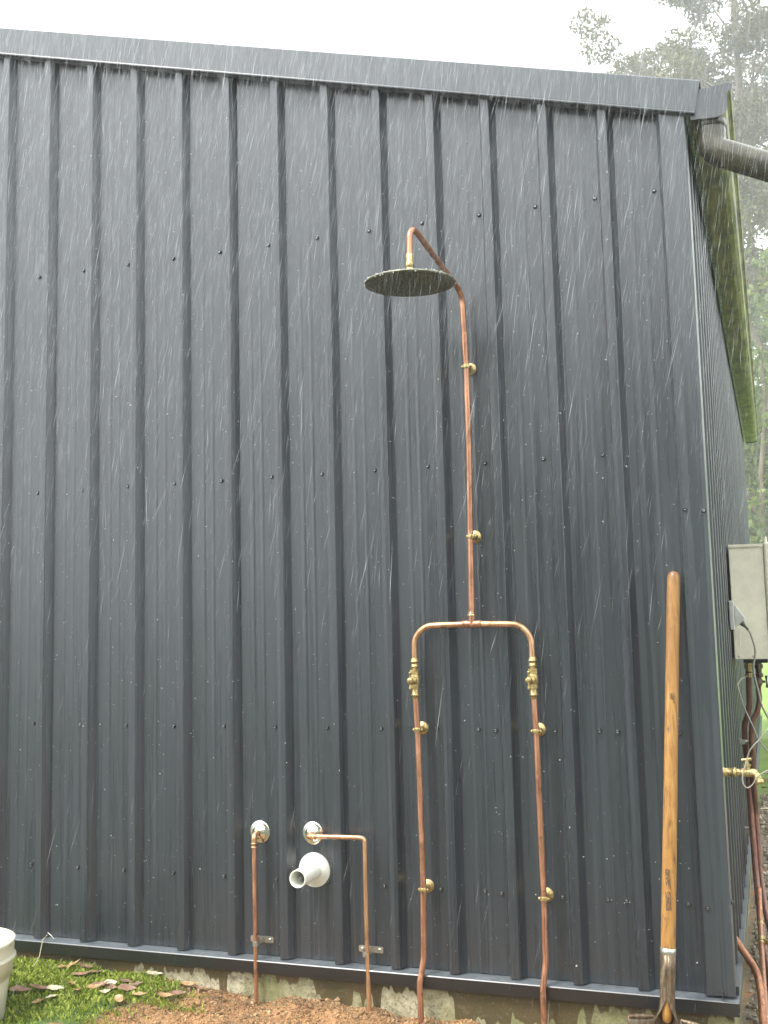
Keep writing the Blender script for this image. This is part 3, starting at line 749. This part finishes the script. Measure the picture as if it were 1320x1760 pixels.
# brass garden tap at the corner
tp = empty('garden_tap', (2.52, .012, .886), 'brass garden tap sticking out sideways from the shed corner', 'tap')
mb = MB(); mb.lathe((2.5222, .012, .886), (1,0,0), [(-.006,.014),(.002,.0142),(.003,.0122),(.026,.0122),(.027,.0145),(.034,.0145),(.035,.0105),(.048,.0105),(.049,.0130),(.056,.0130),(.057,.0110),(.072,.0120),(.084,.0110),(.092,.0085),(.095,0)], 18)
tb = mb.build('tap_body', m_brass, tp)
mb = MB(); mb.tube(fillet([(2.595, .012, .886), (2.611, .006, .884), (2.619, .0, .868)], .012, 6), [.0098]*3+[.0098]*6, 14) if False else mb.tube(fillet([(2.594, .012, .887), (2.612, .008, .884), (2.620, .002, .862)], .014, 6), .0098, 14)
mb.lathe((2.619, .003, .866), (.25, -.2, -1), [(-.002,.0100),(0,.0128),(.010,.0128),(.011,.0100),(.0111,.007)], 14); mb.build('spout', m_brass, tb)
mb = MB(); mb.lathe((2.588, .012, .886), (0,0,1), [(.008,.0090),(.018,.0085),(.0185,.0120),(.024,.0120),(.0245,.0060),(.036,.0050)], 8, False)
mb.tube([(2.574, .012, .921), (2.602, .012, .925)], .0045, 10); mb.build('handle', m_brass, tb)
w3 = [(2.95, -.02, .80), (2.80, -.03, 1.03), (2.70, -.02, 1.06), (2.653, -.01, 1.013), (2.622, -.01, .977), (2.612, -.008, .968), (2.598, -.002, .950), (2.5905, .004, .930), (2.586, .0, .912), (2.576, -.004, .890), (2.573, -.006, .860), (2.584, -.008, .842), (2.602, -.008, .855), (2.613, -.012, .877), (2.630, -.012, .889), (2.655, -.012, .903), (2.80, -.01, .88), (2.95, 0, .55), (3.0, .05, .06)]
mb = MB(); mb.tube(fillet(w3, .06, 4), .0019, 8); tag(mb.build('tap_wire', m_cable_l), 'thin pale wire looped around the brass garden tap', 'wire')

# ------------------------------------------------------------------ grass, soil, gravel
def blades(name, mat, x, y, z, h, wdt, seed):
    g = np.random.default_rng(seed); n = len(x)
    az = g.uniform(0, 2*np.pi, n); lean = g.uniform(.15, 1.0, n)*h; wa = az+np.pi/2
    dx, dy = np.cos(az), np.sin(az); wx, wy = np.cos(wa)*wdt/2, np.sin(wa)*wdt/2
    b = np.stack([x, y, z-.004], -1); up = np.zeros((n, 3)); up[:, 2] = 1
    d = np.stack([dx, dy, np.zeros(n)], -1); ws = np.stack([wx, wy, np.zeros(n)], -1)
    m = b + up*(h*.6)[:, None] + d*(lean*.3)[:, None]; t = b + up*(h*.85)[:, None] + d*lean[:, None]
    v = np.stack([b-ws, b+ws, m+ws*.8, m-ws*.8, t+ws*.1, t-ws*.1], 1)
    k = np.arange(n)[:, None]*6
    f = np.concatenate([k+np.array([[0,1,2,3]]), k+np.array([[3,2,4,5]])], 0)
    return tag(mesh_np(name, v, f, mat), None, None, None, 'stuff')
g = np.random.default_rng(3)
N = 52000
x = g.uniform(-1.3, 1.05, N); y = -np.abs(g.normal(0, .30, N))-.028
edge_n = .80 + .6*y + .10*np.sin(y*31) + .07*np.sin(y*67+1) + g.normal(0, .07, N)
keep = (x < edge_n) & (y > -1.2); x, y = x[keep], y[keep]
clump = .5+.5*np.sin(x*29+2*np.sin(y*23))*np.sin(y*37+1.5*np.sin(x*31))
h = g.uniform(.009, .024, len(x))*(.6+.7*clump) + .010*np.exp(y/.06)*g.uniform(0, 1, len(x))
tag(blades('grass', m_grass, x, y, gz(x, y), h, g.uniform(.0022, .0045, len(x)), 5), 'short green grass growing along the foot of the wall beside the bucket', 'grass')
# broad clover-like weed leaves in the turf
N = 5200; x = g.uniform(-.6, .85, N); y = -np.abs(g.normal(0, .22, N))-.03
keep = x < .76+.6*y+g.normal(0, .05, N); x, y = x[keep], y[keep]
tag(blades('weeds', m_grass, x, y, gz(x, y)+.005, g.uniform(.010, .022, len(x)), g.uniform(.006, .012, len(x)), 8), 'broad leaved weeds mixed through the grass near the wall', 'weeds')
N = 26000; x = 2.6+np.abs(g.normal(0, 2.2, N)); y = g.uniform(4.2, 17, N)
tag(blades('lawn_grass', m_lawn, x, y, gz(x, y), g.uniform(.03, .07, N), g.uniform(.006, .012, N), 9), 'bright green lawn behind the shed side wall', 'lawn')

def pebbles(name, mat, x, y, z, r, seed):
    g = np.random.default_rng(seed); n = len(x)
    base = np.array([(0,0,1),(.9,0,.45),(.28,.85,.45),(-.72,.53,.45),(-.72,-.53,.45),(.28,-.85,.45),(.72,.53,-.45),(-.28,.85,-.45),(-.9,0,-.45),(-.28,-.85,-.45),(.72,-.53,-.45),(0,0,-1)], float)
    fc = np.array([(0,1,2),(0,2,3),(0,3,4),(0,4,5),(0,5,1),(1,6,2),(2,7,3),(3,8,4),(4,9,5),(5,10,1),(6,7,2),(7,8,3),(8,9,4),(9,10,5),(10,6,1),(6,11,7),(7,11,8),(8,11,9),(9,11,10),(10,11,6)])
    v = base[None]*(1+g.uniform(-.32, .32, (n, 12, 1)))*r[:, None, None]*g.uniform(.6, 1.25, (n, 1, 3))
    a = g.uniform(0, 6.28, n); c, s = np.cos(a)[:, None], np.sin(a)[:, None]
    v = np.stack([v[..., 0]*c-v[..., 1]*s, v[..., 0]*s+v[..., 1]*c, v[..., 2]], -1)
    v += np.stack([x, y, z], -1)[:, None, :]
    f = (np.arange(n)[:, None, None]*12 + fc[None]).reshape(-1, 3)
    return tag(mesh_np(name, v, f, mat), None, None, None, 'stuff')
N = 42000; x = g.uniform(.62, 2.5, N); y = -np.abs(g.normal(0, .22, N))-.024
keep = (x > .74+.6*y+g.normal(0, .06, N)) & (y > -.9); x, y = x[keep], y[keep]
r = np.clip(g.lognormal(-6.6, .62, len(x)), .0008, .011)
tag(pebbles('soil_clods', m_clod, x, y, gz(x, y)+r*.25, r, 4), 'loose crumbly orange soil heaped against the concrete slab', 'soil')
N = 9000; x = 2.535+np.abs(g.normal(0, .45, N)); y = g.uniform(-.6, 4.6, N)**1.0
r = np.clip(g.lognormal(-5.0, .45, N), .003, .022)
tag(pebbles('gravel', m_stone, x, y, gz(x, y)+r*.3, r, 6), 'brown stony gravel along the side wall of the shed', 'gravel')

# ------------------------------------------------------------------ fallen leaves
def leaf_mesh(L, W, curl, bend, seed):
    g = random.Random(seed); mb = MB(); n = 9; vs = []
    for i in range(n):
        t = i/(n-1); wd = W*math.sin(math.pi*min(1, t**.8))**.8*(1-.25*t)*.5+.0006
        cx = L*(t-.5); cy = bend*L*math.sin(t*2.6); cz = curl*L*(t-.5)**2*1.6 + g.uniform(-.0015, .0015)
        e = g.uniform(.2, .7)*wd
        vs += [(cx, cy-wd, cz+e), (cx, cy, cz), (cx, cy+wd, cz+e*g.uniform(.2, 1))]
    fs = []
    for i in range(n-1):
        for k in (0, 1): fs.append((3*i+k, 3*i+k+1, 3*i+k+4, 3*i+k+3))
    mb.add(vs, fs, True); return mb
LEAF = [(.283,-.254,.075,.026,1,10),(.345,-.227,.085,.024,1,-8),(.385,-.300,.050,.020,0,60),(.420,-.275,.045,.018,2,40),(.345,-.083,.080,.022,0,28),(.434,-.192,.040,.020,0,70),
        (.425,-.121,.070,.022,1,15),(.402,-.060,.060,.024,3,-10),(.450,-.080,.050,.022,3,20),(.524,-.152,.060,.026,1,5),(.543,-.125,.055,.028,2,-20),(.636,-.222,.050,.026,0,-55),(.512,-.175,.055,.022,0,20),
        (.655,-.040,.060,.022,2,-6),(.621,-.155,.065,.024,1,12),(.632,-.120,.050,.022,3,35),(.760,-.146,.055,.022,0,-10),(.783,-.113,.060,.020,1,30),(.790,-.040,.070,.018,0,-18),
        (.836,-.060,.045,.020,1,15),(.867,-.150,.040,.018,0,50),(.403,-.234,.060,.018,2,-3),(.479,-.231,.050,.020,0,80),(.560,-.190,.045,.020,2,50),(.683,-.177,.055,.018,0,-15),(.585,-.105,.055,.022,3,10),(.560,-.150,.06,.022,1,-40)]
KIND = ['tan', 'russet', 'pale', 'brown']
for k, (x, y, L, W, mi, ang) in enumerate(LEAF):
    z = float(gz(x, y))+.013+.004*rng.random()
    o = leaf_mesh(L*1.0, W*1.1, rng.uniform(.1, .5), rng.uniform(-.08, .08), k).build('dead_leaf', m_dead[mi])
    o.location = (x, y, z); o.rotation_euler = (rng.uniform(.1, .6), rng.uniform(-.2, .2), R(ang+17))
    tag(o, 'dry curled %s leaf lying on the grass near the bucket' % KIND[mi], 'leaf', 'dry %s leaves on the grass' % KIND[mi])
lm = [leaf_mesh(.09, .032, .3, .05, 100+i).build('t', m_dead[i]) for i in range(4)]
for k in range(44):
    mi = rng.choice((0, 0, 1, 1, 2, 3, 3)); y = rng.uniform(2.2, 5.2); x = 2.56+abs(rng.gauss(0, .22))
    o = bpy.data.objects.new('dead_leaf', lm[mi].data); COL.objects.link(o)
    o.location = (x, y, float(gz(x, y))+.02+.03*rng.random()); o.rotation_euler = (rng.uniform(-.4, .4), rng.uniform(-.3, .3), rng.uniform(0, 6.28))
    s = rng.uniform(.7, 1.3); o.scale = (s, s, s)
    tag(o, 'fallen %s leaf on the gravel strip behind the heater pipes' % KIND[mi], 'leaf', 'fallen %s leaves on the gravel' % KIND[mi])
for o in lm: bpy.data.objects.remove(o)
mb = MB(); mb.tube([(.236, -.050, .288), (.222, -.056, .272), (.2215, -.066, .245), (.222, -.074, .222), (.212, -.084, .200), (.200, -.095, .178)], [.0010, .0018, .0017, .0016, .0013, .0009], 6)
tag(mb.build('dry_stalk', m_dead[2]), 'thin dry grass stalk hanging over the base flashing', 'stalk')
mb = MB(); mb.tube([(.2335, -.046, .294), (.247, -.044, .284), (.258, -.043, .272)], [.0014, .0024, .0014], 6); tag(mb.build('metal_offcut', m_chrome), 'small shiny metal sliver lying on the base flashing', 'offcut')

# ------------------------------------------------------------------ trees
def limb(mb, p, d, L, r0, r1, g, wob=.12, n=6):
    pts = [p.copy()]; dd = d.normalized(); q = p.copy()
    for i in range(n):
        dd = (dd + Vector((g.uniform(-wob, wob), g.uniform(-wob, wob), g.uniform(-wob*.4, wob*.7)))).normalized()
        q = q + dd*(L/n); pts.append(q.copy())
    mb.tube(pts, [r0+(r1-r0)*i/n for i in range(n+1)], 7, False); return pts, dd
def leaf_cloud(centres, radii, per, ls, lw, seed, hang=.6):
    g = np.random.default_rng(seed); vs = []
    for c, r, k in zip(centres, radii, per):
        u = g.normal(0, 1, (k, 3)); u /= np.linalg.norm(u, axis=1)[:, None]
        pos = np.array(c)+u*(g.uniform(.25, 1, k)**.55*r)[:, None]*np.array([1.1, 1.1, .72])
        d = g.normal(0, 1, (k, 3)); d[:, 2] -= hang; d /= np.linalg.norm(d, axis=1)[:, None]
        s = np.cross(d, g.normal(0, 1, (k, 3))); s /= np.linalg.norm(s, axis=1)[:, None]+1e-9
        l = (ls*g.uniform(.6, 1.35, k))[:, None]; w_ = (lw*g.uniform(.7, 1.3, k))[:, None]
        vs.append(np.stack([pos-d*l*.5, pos+s*w_*.5, pos+d*l*.5, pos-s*w_*.5], 1))
    v = np.concatenate(vs); n = len(v)
    return v, (np.arange(n)[:, None]*4+np.arange(4)[None])
def gum_tree(loc, H, seed, label, lean=(0, 0), clear=.35, dens=1.0, mat=None, spread=1.0, limbs=12):
    g = random.Random(seed); T = empty('gum_tree', loc, label, 'tree', 'tall gum trees behind the shed')
    mb = MB(); base = Vector(loc); r0 = H*.0095
    pts, dd = limb(mb, base, Vector((lean[0], lean[1], 1)), H*.93, r0, r0*.18, g, .05, 14)
    ends = []
    for k in range(limbs):
        t = clear + (1-clear)*(k+.3)/limbs
        i = min(int(t*14), 13); p = pts[i].lerp(pts[i+1], t*14-i)
        a = k*2.4+g.uniform(-.5, .5); up = g.uniform(.35, 1.1)
        L = H*g.uniform(.14, .26)*(1.15-.55*t)*spread
        lp_, d1 = limb(mb, p, Vector((math.cos(a), math.sin(a), up)), L, r0*.36*(1.2-t), r0*.10, g, .22, 6)
        ends.append((lp_[-1], 1)); 
        for j in range(4):
            q = lp_[g.randint(2, 6)]; b = a+g.uniform(-1.3, 1.3)
            l2, d2 = limb(mb, q, Vector((math.cos(b), math.sin(b), g.uniform(.1, 1.3))), L*g.uniform(.3, .65), r0*.10, r0*.035, g, .3, 4)
            ends.append((l2[-1], .95))
            if g.random() < .6:
                c = b+g.uniform(-1, 1); l3, d3 = limb(mb, l2[2], Vector((math.cos(c), math.sin(c), g.uniform(-.1, .9))), L*g.uniform(.18, .4), r0*.05, r0*.02, g, .3, 3)
                ends.append((l3[-1], .8))
    mb.build('trunk', m_bark, T)
    cs, rs, per = [], [], []
    for e, s in ends:
        for q in range(2 if g.random() < .25 else 1):
            cs.append((e.x+g.gauss(0, .25), e.y+g.gauss(0, .25), e.z+g.gauss(0, .2)+.1)); r = g.uniform(.32, .95)*s; rs.append(r); per.append(int(120*dens*(r/.66)**2)+8)
    v, f = leaf_cloud(cs, rs, per, .25, .10, seed)
    mesh_np('crown', v, f, mat or m_leaf, T)
    return T
zt = .06
gum_tree((1.9, 44.0, zt), 34.0, 21, 'tall slender gum tree with bare pinkish trunk beyond the gutter end', (.053, 0), .40, 1.8, None, 1.12, 28)
gum_tree((6.8, 48.0, zt), 32.0, 5, 'leafy gum tree beside the slender one, crown meeting above the downpipe', (.01, 0), .30, 1.5, None, 1.1, 22)
gum_tree((11.5, 42.0, zt), 29.0, 33, 'broad gum tree standing right of the downpipe at the lawn edge', (0, 0), .25, 1.1, None, 1.2, 15)
gum_tree((4.6, 58.0, zt), 30.0, 47, 'distant gum tree fading into mist behind the slender gum', (0, 0), .30, .8, None, 1.0, 13)
gum_tree((.6, 47.0, zt), 27.5, 91, 'sparse branchy gum tree rising just above the barge end', (.02, 0), .62, 1.0, None, .9, 13)
gum_tree((5.0, 40.0, zt), 26.0, 17, 'leafy gum tree whose crown fills the gap right of the gutter', (.0, 0), .30, 1.2, None, 1.0, 20)
gum_tree((17.0, 53.0, zt), 35.0, 61, 'very tall misty gum tree far beyond the lawn', (0, 0), .3, 1.0, None, 1.1, 13)
def bush(loc, H, Wd, seed, label):
    g = random.Random(seed); T = empty('understory_tree', loc, label, 'tree', 'bushy trees at the lawn edge')
    mb = MB(); base = Vector(loc); cs, rs, per = [], [], []
    for k in range(9):
        a = g.uniform(0, 6.28); pts, _ = limb(mb, base+Vector((g.uniform(-.3, .3), g.uniform(-.3, .3), 0)), Vector((math.cos(a)*.35*Wd/H*2, math.sin(a)*.35*Wd/H*2, 1)), H*g.uniform(.6, 1.0), H*.012, H*.003, g, .14, 7)
        for p in pts[1:]:
            for q in range(3):
                cs.append((p.x+g.gauss(0, Wd*.13), p.y+g.gauss(0, Wd*.13), max(.4, p.z+g.gauss(0, H*.05)))); rs.append(g.uniform(.40, .95)); per.append(52)
    mb.build('trunk', m_bark, T)
    v, f = leaf_cloud(cs, rs, per, .28, .13, seed, .2); mesh_np('crown', v, f, m_leaf2, T); return T
for k, (x, y, H, Wd, lab) in enumerate([(3.7, 38, 11, 6, 'leafy understory tree at the lawn edge below the slender gum'), (7.6, 35, 8.5, 6, 'low bushy tree at the lawn edge behind the heater'),
        (.8, 45, 15, 7, 'tall understory tree half hidden behind the shed side wall'), (5.4, 50, 17, 7, 'misty understory tree between the gum trunks'), (12.5, 40, 11, 7, 'rounded understory tree right of the heater'),
        (2.9, 33, 12, 5, 'dense dark understory tree directly behind the shed side wall'), (4.6, 41, 19, 6, 'tall dense understory tree behind the gutter end'), (1.2, 56, 15, 7, 'palest misty understory tree behind the slender gum')]):
    bush((x, y, zt), H, Wd, 200+k, lab)
# unseen trees behind the viewpoint, added to darken reflections in the wall
proto = bush((-3.5, -19.0, zt), 8.0, 6, 231, 'unseen bushy tree added opposite the wall to darken its reflections')
proto['group'] = 'unseen bushy trees added to darken wall reflections'
kids = list(proto.children)
for k, (x, y, sc, rz) in enumerate([(1.0, -18.0, 1.05, 1.1), (5.2, -19.5, .95, 2.3), (9.5, -17.5, 1.1, 3.0), (13.5, -15.0, 1.0, .4)]):
    r_ = proto.copy(); COL.objects.link(r_)
    for ch in kids:
        c = ch.copy(); COL.objects.link(c); c.parent = r_; c.matrix_parent_inverse = ch.matrix_parent_inverse.copy()
    r_.location = (x, y, zt); r_.rotation_euler = (0, 0, rz); r_.scale = (sc, sc, sc)
# the wood further back, one misty mass
g = np.random.default_rng(77); cs = np.stack([g.uniform(-8, 55, 900), g.uniform(62, 80, 900), g.uniform(.6, 1, 900)], -1); cs[:, 2] = g.uniform(0, 1, 900)**.8*(15+5*np.sin(cs[:, 0]*.5))+.6
v, f = leaf_cloud(cs, g.uniform(1.0, 2.1, 900), [40]*900, .42, .20, 78, .2)
tag(mesh_np('distant_wood', v, f, m_leaf2), 'distant misty wood behind the gum trees', 'wood', None, 'stuff')

# ------------------------------------------------------------------ rain: beads on the wall and falling drops
g = np.random.default_rng(123); N = 3400
x = g.uniform(-.4, 2.50, N); z = g.uniform(.30, 3.35, N); keep = z < 2.80+(2.5-x)*SLOPE; x, z = x[keep], z[keep]
ph = np.mod(x, PITCH)
yy = np.where(ph < .0195, -DEPTH*(1-ph/.0195), np.where(ph > PITCH-.0265, -DEPTH, np.where(ph > PITCH-.0370, -DEPTH*(ph-(PITCH-.0370))/.0105, 0)))
r = np.clip(g.lognormal(-6.8, .40, len(x)), .0005, .0026)
o = pebbles('rain_beads', m_drop, x, yy-.0008, z, r, 17); tag(o, 'small rain beads clinging to the ribbed wall', 'rain')
a = g.uniform(0, 6.28, 70); hr = np.full(70, .0017)*g.uniform(.6, 1.3, 70)
o = pebbles('head_drips', m_drop, HX+.134*np.cos(a), HY+.134*np.sin(a), HZ+g.choice([-.001, .006], 70), hr, 19); tag(o, 'water drips around the rim of the shower head', 'rain')
px_ = np.concatenate([g.uniform(1.66, 1.93, 16), g.uniform(1.25, 1.40, 9), g.uniform(1.745, 1.79, 7), [1.6015, 1.9815, 1.60, 1.98]])
t7 = (px_[25:32]-1.737)/(1.796-1.737)
py_ = np.concatenate([np.full(16, -.05), np.full(9, FY), -.405+t7*.355, np.full(4, -.052)]); pz_ = np.concatenate([np.full(16, 1.3195), np.full(9, .6545), 2.508-t7*.128, [1.112, 1.112, 1.16, 1.16]])
o = pebbles('pipe_drips', m_drop, px_, py_, pz_, g.uniform(.0012, .0024, 36), 23); tag(o, 'water drops hanging under the copper pipes', 'rain')
N = 190000
x = g.uniform(-1.2, 4.2, N); y = -.08-2.2*g.uniform(0, 1, N)**1.5; z = g.uniform(.15, 4.6, N)
keep = g.uniform(0, 1, N) < .02+.98*smooth(1.2, 2.9, z); x, y, z = x[keep], y[keep], z[keep]; N = len(x)      # thinned low down to imitate unlit streaks; dense top adds a pale veil
Lr = .012+.085*g.uniform(0, 1, N)**1.4; dirr = np.stack([-.20+g.normal(0, .09, N), g.normal(0, .05, N), -np.ones(N)], -1); dirr /= np.linalg.norm(dirr, axis=1)[:, None]
rr = .00008+.00022*g.uniform(0, 1, N)**1.8
p0 = np.stack([x, y, z], -1); e1 = np.cross(dirr, [0, 1, 0]); e1 /= np.linalg.norm(e1, axis=1)[:, None]; e2 = np.cross(dirr, e1)
mid = p0+dirr*(Lr*.6)[:, None]; end = p0+dirr*Lr[:, None]
vs = [p0]+[mid+(e1*math.cos(t)+e2*math.sin(t))*rr[:, None] for t in (0, 2.094, 4.189)]+[end]
v = np.stack(vs, 1); f = (np.arange(N)[:, None, None]*5+np.array([(0,1,2),(0,2,3),(0,3,1),(4,2,1),(4,3,2),(4,1,3)])[None]).reshape(-1, 3)
tag(mesh_np('falling_rain', v, f, m_rain), 'slender raindrops falling in front of the shed', 'rain', None, 'stuff')

# ------------------------------------------------------------------ haze
mb = MB(); mb.box((-175, -175, -1.3), (190, 190, 39.5))
mh = bpy.data.materials.new('rain_haze'); mh.use_nodes = True; t_ = mh.node_tree; t_.nodes.clear()
pv = t_.nodes.new('ShaderNodeVolumePrincipled'); pv.inputs['Color'].default_value = (.97, .98, .97, 1); pv.inputs['Density'].default_value = .0038; pv.inputs['Anisotropy'].default_value = 0.3
mo = t_.nodes.new('ShaderNodeOutputMaterial'); t_.links.new(pv.outputs[0], mo.inputs['Volume'])
hz = mb.build('haze', mh); tag(hz, 'pale rain haze hanging in the air around the shed', 'haze', None, 'stuff')
